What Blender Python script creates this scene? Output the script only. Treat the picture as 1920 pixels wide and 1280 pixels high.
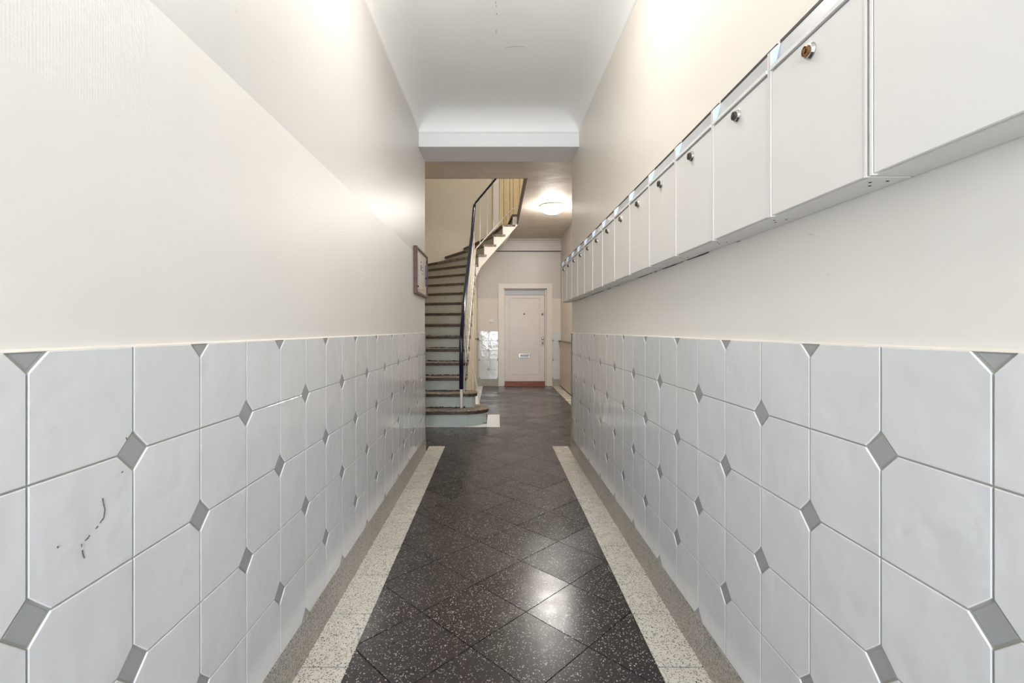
import bpy, bmesh, math, random
from mathutils import Vector
random.seed(7)
for o in list(bpy.data.objects):
    bpy.data.objects.remove(o)
SC = bpy.context.scene
COL = SC.collection

# ------------------------------------------------------------------ camera
F = 886.0                      # focal length in pixels of a 1920 wide frame
EYE = 1.173
cam = bpy.data.objects.new('camera', bpy.data.cameras.new('camera'))
COL.objects.link(cam)
cam.location = (0, 0, EYE)
cam.rotation_euler = (math.pi / 2, 0, 0)
cam.data.sensor_width = 36
cam.data.lens = F / 1920 * 36
cam.data.shift_x = (960 - 931) / 1920
cam.data.shift_y = -(640 - 618) / 1920
cam.data.clip_start = 0.02
SC.camera = cam

# ------------------------------------------------------------------ world, daylight, exposure
w = bpy.data.worlds.new('sky'); SC.world = w; w.use_nodes = True
bg = w.node_tree.nodes['Background']
bg.inputs['Color'].default_value = (0.75, 0.87, 1.0, 1)
bg.inputs['Strength'].default_value = 1.0
LAMP_PASSAGE, LAMP_HALL, LAMP_UPPER_ADDED = 20.5, 80.0, 36.0
DAYLIGHT = 140.0
ad = bpy.data.lights.new('daylight_at_street_door', 'AREA')
ad.shape = 'RECTANGLE'; ad.size = 1.25; ad.size_y = 2.5
ad.energy = DAYLIGHT; ad.color = (0.86, 0.93, 1.0)
ado = bpy.data.objects.new('daylight_at_street_door', ad); COL.objects.link(ado)
ado.location = (0.02, -2.75, 1.45); ado.rotation_euler = (math.radians(90), 0, 0)
SC.view_settings.view_transform = 'Standard'
SC.view_settings.look = 'None'
SC.view_settings.exposure = 0.64
SC.view_settings.gamma = 1.0
SC.view_settings.use_curve_mapping = False

# ------------------------------------------------------------------ measures
XL, XR = -0.680, 0.719            # tile faces of the passage
WL, WR = -0.690, 0.731            # painted wall faces above the tiles
YEL, YER = 4.55, 4.58             # where the passage walls end
YF = -2.0                         # street door wall
XHL, XHR, YB = -1.50, 1.34, 9.87  # stair hall
ZC, ZL = 3.06, 3.24               # hall ceiling, upper landing
TTOP, TBOT = 1.1405, 0.146
TILE_Y0 = 0.685

# ------------------------------------------------------------------ helpers
def srgb(r, g, b):
    def f(c):
        c /= 255.0
        return c / 12.92 if c <= 0.04045 else ((c + 0.055) / 1.055) ** 2.4
    return (f(r), f(g), f(b), 1)

def link(name, me, mat=None, parent=None, loc=None):
    o = bpy.data.objects.new(name, me)
    COL.objects.link(o)
    if mat is not None and me is not None and not me.materials:
        me.materials.append(mat)
    if loc is not None:
        o.location = loc
    if parent is not None:
        o.parent = parent
    return o

def empty(name, loc=(0, 0, 0)):
    o = bpy.data.objects.new(name, None)
    o.empty_display_size = 0.1
    COL.objects.link(o)
    o.location = loc
    return o

def tag(o, label, cat, group=None, kind=None):
    o['label'] = label; o['category'] = cat
    if group: o['group'] = group
    if kind: o['kind'] = kind
    return o

class MB:
    """collects solid pieces of one mesh (world coordinates)"""
    def __init__(self, origin=(0, 0, 0)):
        self.bm = bmesh.new(); self.o = Vector(origin)
    def face(self, pts):
        vs = [self.bm.verts.new(Vector(p) - self.o) for p in pts]
        return self.bm.faces.new(vs)
    def box(self, x0, x1, y0, y1, z0, z1):
        p = [(x0, y0), (x1, y0), (x1, y1), (x0, y1)]
        return self.prism(p, z0, z1)
    def prism(self, poly, z0, z1):
        n = len(poly)
        b = [self.bm.verts.new(Vector((x, y, z0)) - self.o) for x, y in poly]
        t = [self.bm.verts.new(Vector((x, y, z1)) - self.o) for x, y in poly]
        self.bm.faces.new(list(reversed(b))); self.bm.faces.new(t)
        for i in range(n):
            j = (i + 1) % n
            self.bm.faces.new([b[i], b[j], t[j], t[i]])
        return self
    def sweep(self, poly3, vec):
        """prism of an arbitrary planar polygon along vec"""
        n = len(poly3); v = Vector(vec)
        a = [self.bm.verts.new(Vector(p) - self.o) for p in poly3]
        b = [self.bm.verts.new(Vector(p) + v - self.o) for p in poly3]
        self.bm.faces.new(list(reversed(a))); self.bm.faces.new(b)
        for i in range(n):
            j = (i + 1) % n
            self.bm.faces.new([a[i], a[j], b[j], b[i]])
        return self
    def tube(self, pts, r, seg=8, ry=None):
        """round (or oval) bar along a polyline"""
        pts = [Vector(p) for p in pts]; rings = []
        for i, p in enumerate(pts):
            d = Vector((0, 0, 0))
            if i > 0: d += (p - pts[i - 1]).normalized()
            if i < len(pts) - 1: d += (pts[i + 1] - p).normalized()
            d.normalize()
            up = Vector((0, 0, 1)) if abs(d.z) < 0.9 else Vector((0, 1, 0))
            s = d.cross(up).normalized(); u = s.cross(d).normalized()
            rr = ry or r
            rings.append([self.bm.verts.new(p + s * (r * math.cos(2 * math.pi * k / seg)) + u * (rr * math.sin(2 * math.pi * k / seg)) - self.o) for k in range(seg)])
        for a, b in zip(rings, rings[1:]):
            for k in range(seg):
                self.bm.faces.new([a[k], a[(k + 1) % seg], b[(k + 1) % seg], b[k]])
        self.bm.faces.new(rings[0]); self.bm.faces.new(list(reversed(rings[-1])))
        return self
    def lathe(self, c, axis, prof, seg=24):
        """prof: list of (radius, distance along axis)"""
        c = Vector(c); ax = Vector(axis).normalized()
        up = Vector((0, 0, 1)) if abs(ax.z) < 0.9 else Vector((0, 1, 0))
        s = ax.cross(up).normalized(); u = s.cross(ax).normalized()
        rings = []
        for r, h in prof:
            if r < 1e-6:
                rings.append([self.bm.verts.new(c + ax * h - self.o)])
            else:
                rings.append([self.bm.verts.new(c + ax * h + s * (r * math.cos(2 * math.pi * k / seg)) + u * (r * math.sin(2 * math.pi * k / seg)) - self.o) for k in range(seg)])
        for a, b in zip(rings, rings[1:]):
            for k in range(seg):
                k2 = (k + 1) % seg
                if len(a) == 1 and len(b) == 1: continue
                if len(a) == 1: self.bm.faces.new([a[0], b[k2], b[k]])
                elif len(b) == 1: self.bm.faces.new([a[k], a[k2], b[0]])
                else: self.bm.faces.new([a[k], a[k2], b[k2], b[k]])
        for rg, rev in ((rings[0], False), (rings[-1], True)):
            if len(rg) > 2:
                self.bm.faces.new(list(reversed(rg)) if rev else rg)
        return self
    def build(self, name, mat, parent=None, smooth=False, bevel=0):
        bm = self.bm
        bmesh.ops.recalc_face_normals(bm, faces=bm.faces[:])
        if bevel:
            bmesh.ops.bevel(bm, geom=bm.edges[:], offset=bevel, segments=1, affect='EDGES')
        me = bpy.data.meshes.new(name)
        bm.to_mesh(me); bm.free()
        if smooth:
            for p in me.polygons: p.use_smooth = True
        o = link(name, me, mat, None, self.o.copy())
        if parent is not None:
            o.parent = parent
            o.location = self.o - parent_loc(parent)
        return o

def parent_loc(p):
    v = Vector((0, 0, 0))
    while p is not None:
        v += p.location; p = p.parent
    return v

def clip(poly, inside_axis, val, keep_less):
    out = []
    n = len(poly)
    for i in range(n):
        a, b = poly[i], poly[(i + 1) % n]
        da = (a[inside_axis] - val) * (1 if keep_less else -1)
        db = (b[inside_axis] - val) * (1 if keep_less else -1)
        if da <= 0: out.append(a)
        if (da < 0 < db) or (db < 0 < da):
            t = da / (da - db)
            out.append((a[0] + t * (b[0] - a[0]), a[1] + t * (b[1] - a[1])))
    return out

def clip_rect(poly, x0, x1, y0, y1):
    for ax, v, less in ((0, x0, False), (0, x1, True), (1, y0, False), (1, y1, True)):
        if len(poly) < 3: return []
        poly = clip(poly, ax, v, less)
    c = []
    for p in poly:
        if not c or (abs(p[0] - c[-1][0]) + abs(p[1] - c[-1][1])) > 1e-5: c.append(p)
    if len(c) > 1 and abs(c[0][0] - c[-1][0]) + abs(c[0][1] - c[-1][1]) < 1e-5: c.pop()
    return c if len(c) >= 3 else []

def area2(p):
    return 0.5 * sum(p[i][0] * p[(i + 1) % len(p)][1] - p[(i + 1) % len(p)][0] * p[i][1] for i in range(len(p)))

def inset(poly, d):
    """inset of a convex polygon"""
    if area2(poly) < 0: poly = poly[::-1]
    n = len(poly); L = []
    for i in range(n):
        a, b = Vector(poly[i]), Vector(poly[(i + 1) % n])
        t = (b - a).normalized(); nrm = Vector((-t.y, t.x))
        L.append((a + nrm * d, t))
    out = []
    for i in range(n):
        p, t = L[i - 1]; q, s = L[i]
        den = t.x * s.y - t.y * s.x
        if abs(den) < 1e-6: out.append((q.x, q.y)); continue
        k = ((q.x - p.x) * s.y - (q.y - p.y) * s.x) / den
        r = p + t * k; out.append((r.x, r.y))
    return out

# ------------------------------------------------------------------ materials
class N:
    def __init__(self, name):
        self.m = bpy.data.materials.new(name); self.m.use_nodes = True
        self.t = self.m.node_tree; self.b = self.t.nodes['Principled BSDF']
        self.pos = self.t.nodes.new('ShaderNodeNewGeometry').outputs['Position']
    def n(self, typ, **kw):
        nd = self.t.nodes.new(typ)
        for k, v in kw.items(): setattr(nd, k, v)
        return nd
    def l(self, a, b): self.t.links.new(a, b)
    def put(self, sock, v):
        if hasattr(v, 'is_linked'): self.l(v, sock)
        else: sock.default_value = v
    def math(self, op, a, b=0.0, c=None):
        m = self.n('ShaderNodeMath', operation=op)
        self.put(m.inputs[0], a); self.put(m.inputs[1], b)
        if c is not None: self.put(m.inputs[2], c)
        return m.outputs[0]
    def mapped(self, scale):
        mp = self.n('ShaderNodeMapping'); self.l(self.pos, mp.inputs['Vector'])
        mp.inputs['Scale'].default_value = scale
        return mp.outputs[0]
    def noise(self, scale, detail=3, rough=0.5, vec=None, dist=0.0):
        q = self.n('ShaderNodeTexNoise'); self.l(vec or self.pos, q.inputs['Vector'])
        q.inputs['Scale'].default_value = scale; q.inputs['Detail'].default_value = detail
        q.inputs['Roughness'].default_value = rough; q.inputs['Distortion'].default_value = dist
        return q.outputs['Fac']
    def ramp(self, fac, stops):
        r = self.n('ShaderNodeValToRGB'); self.l(fac, r.inputs[0])
        e = r.color_ramp.elements
        while len(e) < len(stops): e.new(0.5)
        for el, (p, c) in zip(e, stops):
            el.position = p
            el.color = c if hasattr(c, '__len__') else (c, c, c, 1)
        return r.outputs[0]
    def mix(self, fac, a, b, mode='MIX'):
        x = self.n('ShaderNodeMix', data_type='RGBA', blend_type=mode)
        self.put(x.inputs[0], fac); self.put(x.inputs[6], a); self.put(x.inputs[7], b)
        return x.outputs[2]
    def bump(self, h, strength=0.3, dist=0.01, prev=None):
        b = self.n('ShaderNodeBump'); self.put(b.inputs['Height'], h)
        b.inputs['Strength'].default_value = strength; b.inputs['Distance'].default_value = dist
        if prev is not None: self.l(prev, b.inputs['Normal'])
        return b.outputs[0]
    def out(self, col, rough=0.5, normal=None, metal=0.0, spec=0.5, coat=0.0):
        self.put(self.b.inputs['Base Color'], col); self.put(self.b.inputs['Roughness'], rough)
        self.b.inputs['Metallic'].default_value = metal
        self.b.inputs['Specular IOR Level'].default_value = spec
        self.b.inputs['Coat Weight'].default_value = coat
        if normal is not None: self.l(normal, self.b.inputs['Normal'])
        return self.m
    def xyz(self):
        s = self.n('ShaderNodeSeparateXYZ'); self.l(self.pos, s.inputs[0])
        return s.outputs

def plain(name, col, rough=0.5, metal=0.0, var=0.04, scale=6.0, spec=0.5):
    k = N(name)
    v = k.noise(scale, 3)
    c = k.mix(k.ramp(v, [(0.3, 0.0), (0.7, 1.0)]), tuple(x * (1 - var) for x in col[:3]) + (1,), tuple(min(1, x * (1 + var)) for x in col[:3]) + (1,))
    return k.out(c, rough, None, metal, spec)

def wall_paint(name, low, high, split=1.828, tex_from=1.555, rlow=0.42, rhigh=0.36, weave=True):
    k = N(name)
    s = k.xyz()
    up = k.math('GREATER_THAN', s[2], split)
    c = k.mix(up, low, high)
    v = k.noise(1.6, 4)
    c = k.mix(k.ramp(v, [(0.35, 0.0), (0.75, 0.10)]), c, srgb(196, 186, 172))
    # a few scuffs with shapes of their own
    sc = k.noise(9, 2, vec=k.mapped((1, 0.55, 2.6)), dist=1.5)
    sc2 = k.noise(1.3, 1)
    scm = k.math('MULTIPLY', k.ramp(sc, [(0.735, 0.0), (0.75, 1.0)]), k.ramp(sc2, [(0.5, 0.0), (0.62, 0.25)]))
    c = k.mix(scm, c, srgb(150, 138, 122))
    # coarse woven wall covering above, smooth filler below
    d1 = k.math('ADD', s[1], k.math('MULTIPLY', s[2], 1.0))
    d2 = k.math('SUBTRACT', s[1], k.math('MULTIPLY', s[2], 1.0))
    w1 = k.math('SINE', k.math('MULTIPLY', k.math('ADD', d1, s[0]), 2 * math.pi / 0.011))
    w2 = k.math('SINE', k.math('MULTIPLY', k.math('SUBTRACT', d2, s[0]), 2 * math.pi / 0.011))
    wv = k.math('MULTIPLY', w1, w2)
    wv = k.math('ADD', wv, k.math('MULTIPLY', k.noise(90, 2), 1.6))
    msk = k.math('GREATER_THAN', s[2], tex_from)
    h = k.math('MULTIPLY', k.math('MULTIPLY', wv, msk), 0.00015 if weave else 0.0001)
    h = k.math('ADD', h, k.math('MULTIPLY', k.noise(7, 3), 0.0025))
    nb = k.bump(h, 0.8, 1.0)
    r = k.math('ADD', k.math('MULTIPLY', up, rhigh - rlow), rlow)
    return k.out(c, r, nb)

def speckle(name, base, dark, chips, scale, amount, rough, dirt=None, bumpy=0.0):
    """terrazzo: base with stone chips"""
    k = N(name)
    v = k.n('ShaderNodeTexVoronoi'); k.l(k.pos, v.inputs['Vector']); v.inputs['Scale'].default_value = scale
    v2 = k.n('ShaderNodeTexVoronoi'); k.l(k.pos, v2.inputs['Vector']); v2.inputs['Scale'].default_value = scale * 0.55
    def chip(vv, am, rad):
        sx = k.n('ShaderNodeSeparateColor'); k.l(vv.outputs['Color'], sx.inputs[0])
        a = k.math('GREATER_THAN', sx.outputs[0], 1 - am)
        b = k.math('LESS_THAN', vv.outputs['Distance'], rad)
        return k.math('MULTIPLY', a, b), sx.outputs[1]
    m1, r1 = chip(v, amount, 0.48)
    m2, r2 = chip(v2, amount * 0.45, 0.38)
    c = k.mix(k.ramp(k.noise(2.2, 4), [(0.35, 0.0), (0.7, 1.0)]), base, dark)
    c = k.mix(k.math('MULTIPLY', m1, k.ramp(r1, [(0.0, 0.35), (1.0, 1.0)])), c, chips)
    c = k.mix(k.math('MULTIPLY', m2, k.ramp(r2, [(0.0, 0.3), (1.0, 0.9)])), c, chips)
    if dirt:
        c = k.mix(k.ramp(k.noise(5, 4), [(0.52, 0.0), (0.75, 0.5)]), c, dirt)
    r = k.math('ADD', k.math('MULTIPLY', k.noise(9, 4), 0.16), rough - 0.08)
    oi = k.n('ShaderNodeObjectInfo')
    r = k.math('ADD', r, k.math('MULTIPLY', k.math('SUBTRACT', oi.outputs['Random'], 0.5), 0.14 if bumpy else 0.06))
    return k.out(c, r, k.bump(k.noise(2.5, 2), 0.25, 0.004) if bumpy else None)

M = {}
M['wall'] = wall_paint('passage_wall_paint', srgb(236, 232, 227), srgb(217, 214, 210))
M['wall_right'] = wall_paint('passage_right_wall_paint', srgb(236, 232, 226), srgb(235, 229, 219))
M['hall_wall'] = wall_paint('hall_wall_paint', srgb(229, 219, 206), srgb(208, 201, 194), weave=False, tex_from=9)
M['stair_wall'] = wall_paint('stairwell_wall_paint', srgb(214, 205, 188), srgb(214, 205, 188), split=9, weave=False, tex_from=9, rlow=0.5)
M['ceiling'] = plain('white_ceiling_paint', srgb(247, 246, 243), 0.7, var=0.012, scale=2)
M['beam'] = plain('beam_paint', srgb(232, 231, 231), 0.6, var=0.012, scale=2)

def hall_ceiling():
    k = N('hall_ceiling_paint')
    c = k.mix(k.ramp(k.noise(2.5, 4), [(0.3, 0.0), (0.75, 1.0)]), srgb(214, 205, 192), srgb(200, 190, 176))
    h = k.math('ADD', k.math('MULTIPLY', k.noise(5, 4), 0.012), k.math('MULTIPLY', k.noise(40, 2), 0.0012))
    return k.out(c, 0.6, k.bump(h, 0.45, 1.0))
M['hall_ceiling'] = hall_ceiling()

def tile_mat():
    k = N('white_glazed_tile')
    c = k.mix(k.ramp(k.noise(3.2, 3), [(0.3, 0.0), (0.7, 1.0)]), srgb(228, 229, 229), srgb(222, 223, 223))
    oi = k.n('ShaderNodeObjectInfo')
    c = k.mix(k.math('MULTIPLY', oi.outputs['Random'], 0.25), c, srgb(214, 215, 216))
    h = k.math('MULTIPLY', k.noise(11, 3), 0.006)
    h = k.math('ADD', h, k.math('MULTIPLY', k.noise(30, 2), 0.0006))
    return k.out(c, 0.06, k.bump(h, 0.55, 1.0), spec=0.5)
M['tile'] = tile_mat()
M['inset'] = plain('grey_glazed_inset', srgb(166, 168, 168), 0.2, var=0.03)
M['grout'] = plain('grey_grout', srgb(168, 166, 160), 0.85, var=0.06, scale=20)
M['caulk'] = plain('cream_caulk', srgb(236, 230, 220), 0.6, var=0.05, scale=10)
M['dark_floor'] = speckle('dark_terrazzo', srgb(58, 51, 50), srgb(48, 42, 41), srgb(214, 206, 200), 230, 0.13, 0.27, bumpy=1)
M['light_floor'] = speckle('cream_terrazzo', srgb(222, 216, 206), srgb(214, 207, 195), srgb(62, 56, 52), 210, 0.42, 0.28)
M['white_floor'] = plain('white_edge_tile', srgb(236, 236, 234), 0.25, var=0.03)
M['skirting'] = speckle('granite_skirting', srgb(186, 180, 171), srgb(174, 167, 157), srgb(78, 72, 68), 220, 0.55, 0.35, dirt=srgb(160, 146, 124))
M['floor_grout'] = plain('floor_grout', srgb(40, 36, 33), 0.8, var=0.1, scale=30)
M['box'] = plain('white_enamelled_steel', srgb(232, 229, 225), 0.32, var=0.012, scale=3)
M['box_edge'] = plain('white_steel_edge', srgb(236, 234, 230), 0.28, var=0.01)
M['box_flap'] = plain('grey_aluminium_flap', srgb(190, 190, 192), 0.35, var=0.02)
M['box_side'] = plain('pale_blue_steel_cheek', srgb(206, 220, 238), 0.4, var=0.03)
M['dark_metal'] = plain('dark_metal', srgb(60, 54, 50), 0.5, var=0.1)
M['hole'] = plain('black_hole', srgb(22, 20, 19), 0.9, var=0.1)
M['chrome'] = plain('chrome', srgb(200, 198, 194), 0.18, metal=1.0, var=0.03)
M['brass'] = plain('aged_brass', srgb(150, 112, 78), 0.3, metal=1.0, var=0.12, scale=60)
M['door_paint'] = plain('white_door_gloss', srgb(228, 219, 213), 0.34, var=0.015)
M['casing_paint'] = plain('cream_casing_gloss', srgb(232, 224, 213), 0.34, var=0.02)
M['rail_shade'] = plain('bluish_grey_painted_shade', srgb(196, 194, 196), 0.4, var=0.02)  # shade of the recessed door head put into the colour
M['white_plastic'] = plain('white_plastic', srgb(232, 228, 220), 0.35, var=0.01)
M['white_iron'] = plain('cream_painted_iron', srgb(228, 222, 208), 0.4, var=0.08, scale=40)
M['handrail'] = plain('blue_black_vinyl', srgb(24, 32, 56), 0.2, var=0.25, scale=14)
M['paper'] = plain('white_paper', srgb(226, 222, 216), 0.7, var=0.02)
M['cream_paper'] = plain('cream_paper', srgb(222, 208, 190), 0.75, var=0.05, scale=20)
M['blue_paper'] = plain('blue_card', srgb(92, 112, 160), 0.6, var=0.1)
M['ink'] = plain('black_ink', srgb(40, 38, 42), 0.7)
M['scuff'] = plain('black_scuff', srgb(112, 106, 100), 0.6, var=0.3, scale=60)
M['crack'] = plain('plaster_crack', srgb(150, 144, 136), 0.9, var=0.3, scale=50)

def wood(name, a, b, rough, sx=(1, 14, 14)):
    k = N(name)
    q = k.noise(3, 4, vec=k.mapped(sx), dist=0.6)
    return k.out(k.mix(k.ramp(q, [(0.3, 0.0), (0.7, 1.0)]), a, b), rough, k.bump(q, 0.15, 0.002))
M['frame_wood'] = wood('reddish_brown_wood', srgb(74, 46, 42), srgb(104, 70, 60), 0.35)
M['panel_wood'] = wood('cream_painted_wood', srgb(224, 212, 192), srgb(210, 196, 174), 0.45, (12, 12, 1))
M['plank'] = wood('yellow_varnished_board', srgb(232, 214, 172), srgb(218, 196, 150), 0.22, (20, 20, 1))
M['sill_wood'] = wood('red_brown_sill', srgb(132, 48, 34), srgb(150, 96, 64), 0.4, (2, 20, 20))

def riser_mat():
    k = N('pale_green_grey_riser_paint')
    c = k.mix(k.ramp(k.noise(2.5, 4), [(0.35, 0.0), (0.7, 1.0)]), srgb(184, 194, 188), srgb(168, 176, 168))
    s = k.xyz()
    # browner tone towards the top of the flight
    c = k.mix(k.ramp(k.math('DIVIDE', s[2], 2.6), [(0.12, 0.0), (0.8, 0.9)]), c, srgb(178, 172, 156))
    wear = k.noise(16, 5, 0.7, vec=k.mapped((0.5, 1, 2.2)))
    c = k.mix(k.ramp(wear, [(0.63, 0.0), (0.69, 0.8)]), c, srgb(104, 94, 80))
    return k.out(c, 0.5)
M['riser'] = riser_mat()
def tread_mat():
    k = N('worn_brown_tread')
    q = k.noise(6, 5, 0.65, vec=k.mapped((1, 3, 3)))
    c = k.mix(k.ramp(q, [(0.42, 0.0), (0.58, 1.0)]), srgb(84, 72, 62), srgb(138, 120, 102))
    c = k.mix(k.ramp(k.noise(22, 4), [(0.56, 0.0), (0.64, 0.7)]), c, srgb(182, 172, 158))
    return k.out(c, 0.5, k.bump(q, 0.3, 0.004))
M['tread'] = tread_mat()
def nose_mat():
    k = N('dark_worn_nosing')
    q = k.noise(14, 5, 0.7, vec=k.mapped((1, 2, 4)))
    c = k.mix(k.ramp(q, [(0.40, 0.0), (0.66, 1.0)]), srgb(46, 38, 32), srgb(94, 80, 66))
    return k.out(c, 0.5, k.bump(q, 0.4, 0.004))
M['nosing'] = nose_mat()

def emit(name, col, s):
    k = N(name)
    k.b.inputs['Base Color'].default_value = (0.9, 0.9, 0.88, 1)
    k.b.inputs['Emission Color'].default_value = col
    k.b.inputs['Emission Strength'].default_value = s
    return k.m
def glass():
    k = N('door_glass')
    tr = k.n('ShaderNodeBsdfTransparent'); gl = k.n('ShaderNodeBsdfGlossy'); gl.inputs['Roughness'].default_value = 0.02
    fr = k.n('ShaderNodeFresnel'); mx = k.n('ShaderNodeMixShader')
    k.l(fr.outputs[0], mx.inputs[0]); k.l(tr.outputs[0], mx.inputs[1]); k.l(gl.outputs[0], mx.inputs[2])
    k.l(mx.outputs[0], k.t.nodes['Material Output'].inputs[0])
    return k.m
M['glass'] = glass()

def structure(o, label, cat):
    return tag(o, label, cat, kind='structure')

# ================================================================== STRUCTURE
# ---- floor: bed, dark diagonal tiles, cream border tiles
m = MB(); m.box(XHL, XHR, YF - 0.1, YB + 0.3, -0.12, -0.006)
floor = structure(m.build('floor', M['floor_grout']), 'dark speckled terrazzo floor laid diagonally with a pale border', 'floor')
BI_L, BI_R, BEND = -0.5174, 0.561, 4.765
TS = 0.3076; DG = TS * math.sqrt(2) / 2
rects = [(BI_L, BI_R, YF, BEND), (XHL, BI_L, YEL, BEND), (BI_R, 1.157, YER, BEND),
         (XHL, 1.157, BEND, 5.70), (0.043, 1.157, 5.70, 6.54), (-0.28, 1.157, 6.54, YB)]
# the border stones end just past the wall corners: leave their place free
rects[1] = (XHL, WL, YEL, BEND); rects[2] = (0.72, 1.157, YER, BEND)
cx0, cy0 = 0.340, 2.183
for i in range(-30, 31):
    for j in range(-40, 61):
        if (i + j) % 2: continue
        cx = cx0 + i * DG; cy = cy0 + DG + j * DG
        if cx < XHL - 0.3 or cx > 1.5 or cy < 0.9 or cy > YB + 0.3: continue
        h = DG - 0.0028
        dia = [(cx - h, cy), (cx, cy - h), (cx + h, cy), (cx, cy + h)]
        mb = MB((cx, cy, 0)); got = 0
        for r in rects:
            pc = clip_rect(dia, *r)
            if pc and abs(area2(pc)) > 2e-5:
                mb.prism(pc, -0.010, 0.0); got += abs(area2(pc))
        if got > 2e-4: mb.build('floor_tile', M['dark_floor'], floor)
        else: mb.bm.free()
m = MB(); m.box(BI_L, BI_R, YF, 0.9 - DG, -0.01, -0.001)
o = m.build('floor_slab_at_street_door', M['dark_floor'], floor)

BJ = [1.644 + TS * k for k in range(-5, 10)] + [BEND]
for side, (xa, xb, ye) in {'l': (XL, BI_L, YEL), 'r': (BI_R, XR, YER)}.items():
    for a, b in zip(BJ, BJ[1:]):
        mb = MB((xa, a, 0))
        mb.box(xa + 0.001, xb - 0.0008, a + 0.0028, b - 0.0028, -0.010, 0.0006)
        mb.build('border_tile', M['light_floor'], floor)
def edge_tiles(x0, x1, y0, y1, nx, ny, mat='white_floor'):
    for a in range(nx):
        for b in range(ny):
            xa, xb = x0 + (x1 - x0) * a / nx, x0 + (x1 - x0) * (a + 1) / nx
            ya, yb = y0 + (y1 - y0) * b / ny, y0 + (y1 - y0) * (b + 1) / ny
            mb = MB((xa, ya, 0)); mb.box(xa + 0.0015, xb - 0.0015, ya + 0.0015, yb - 0.0015, -0.01, 0.0006)
            mb.build('border_tile', M[mat], floor)
edge_tiles(XHL, -0.125, 5.70, 5.90, 5, 1)
edge_tiles(-0.125, 0.043, 5.70, 6.54, 1, 3)
edge_tiles(-0.41, -0.28, 6.54, YB, 1, 11)
edge_tiles(1.157, XHR, YER, YB, 1, 17, 'light_floor')

# ---- passage walls
def passage_wall(name, label, wx, ox, yend, mat):
    x0, x1 = sorted((wx, ox))
    mb = MB(); mb.box(x0, x1, YF, yend, -0.12, 3.05)
    return structure(mb.build(name, M[mat]), label, 'wall')
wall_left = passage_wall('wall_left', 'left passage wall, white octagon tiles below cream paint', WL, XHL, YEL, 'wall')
wall_right = passage_wall('wall_right', 'right passage wall with mailboxes above white octagon tiles', WR, XHR, YER, 'wall_right')

def tile_wall(parent, to3, nrm, u_lo, u_hi, us, parity0, z_lo, z_hi, zj, depth=0.012):
    """to3(u,z) -> point on the tile face; us: column joints; zj: row joints from top to bottom"""
    g = 0.0016; dk = 0.037; dh = 0.0335
    nv = Vector(nrm)
    def piece(poly, name, mat, back, bev):
        poly = clip_rect(poly, u_lo, u_hi, z_lo, z_hi)
        if not poly or abs(area2(poly)) < 4e-5: return
        cu = sum(p[0] for p in poly) / len(poly); cz = sum(p[1] for p in poly) / len(poly)
        inn = inset(poly, bev)
        if area2(poly) < 0: poly = poly[::-1]
        o3 = Vector(to3(cu, cz))
        bm = bmesh.new(); n = len(poly)
        A = [bm.verts.new(Vector(to3(*p)) - nv * depth - o3) for p in poly]
        B = [bm.verts.new(Vector(to3(*p)) - nv * (back + bev * 0.7) - o3) for p in poly]
        C = [bm.verts.new(Vector(to3(*p)) - nv * back - o3) for p in inn]
        for i in range(n):
            j = (i + 1) % n
            bm.faces.new([A[i], A[j], B[j], B[i]]); bm.faces.new([B[i], B[j], C[j], C[i]])
        bm.faces.new(C)
        bmesh.ops.recalc_face_normals(bm, faces=bm.faces[:])
        f = bm.faces[:][-1]
        if f.normal.dot(nv) < 0: bmesh.ops.reverse_faces(bm, faces=bm.faces[:])
        me = bpy.data.meshes.new(name); bm.to_mesh(me); bm.free()
        link(name, me, M[mat], parent, o3 - parent_loc(parent))
    for r in range(len(zj) - 1):
        zt, zb = zj[r], zj[r + 1]
        for c in range(len(us) - 1):
            ua, ub = us[c], us[c + 1]
            e = (r + c + parity0) % 2 == 0     # corner (r,c) carries an inset
            a0, a1, b0, b1 = ua + g, ub - g, zb + g, zt - g
            if e: poly = [(a0, b0), (ub - dk, b0), (a1, zb + dk), (a1, b1), (ua + dk, b1), (a0, zt - dk)]
            else: poly = [(ua + dk, b0), (a1, b0), (a1, zt - dk), (ub - dk, b1), (a0, b1), (a0, zb + dk)]
            piece(poly, 'wall_tile', 'tile', 0.0, 0.0014)
    for r in range(len(zj)):
        for c in range(len(us)):
            if (r + c + parity0) % 2 == 0:
                u, z = us[c], zj[r]
                piece([(u - dh, z), (u, z - dh), (u + dh, z), (u, z + dh)], 'tile_inset', 'inset', 0.0022, 0.0022)
ZJ = [TTOP + 0.0055 - 0.2 * k for k in range(6)]
UC = [TILE_Y0 + 0.2 * k for k in range(-4, 20)]
tile_wall(wall_left, lambda u, z: (XL, u, z), (1, 0, 0), UC[0], YEL - 0.001, UC, 0, TBOT, TTOP, ZJ)
tile_wall(wall_right, lambda u, z: (XR, u, z), (-1, 0, 0), UC[0], YER - 0.001, UC, 0, TBOT, TTOP, ZJ)
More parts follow.
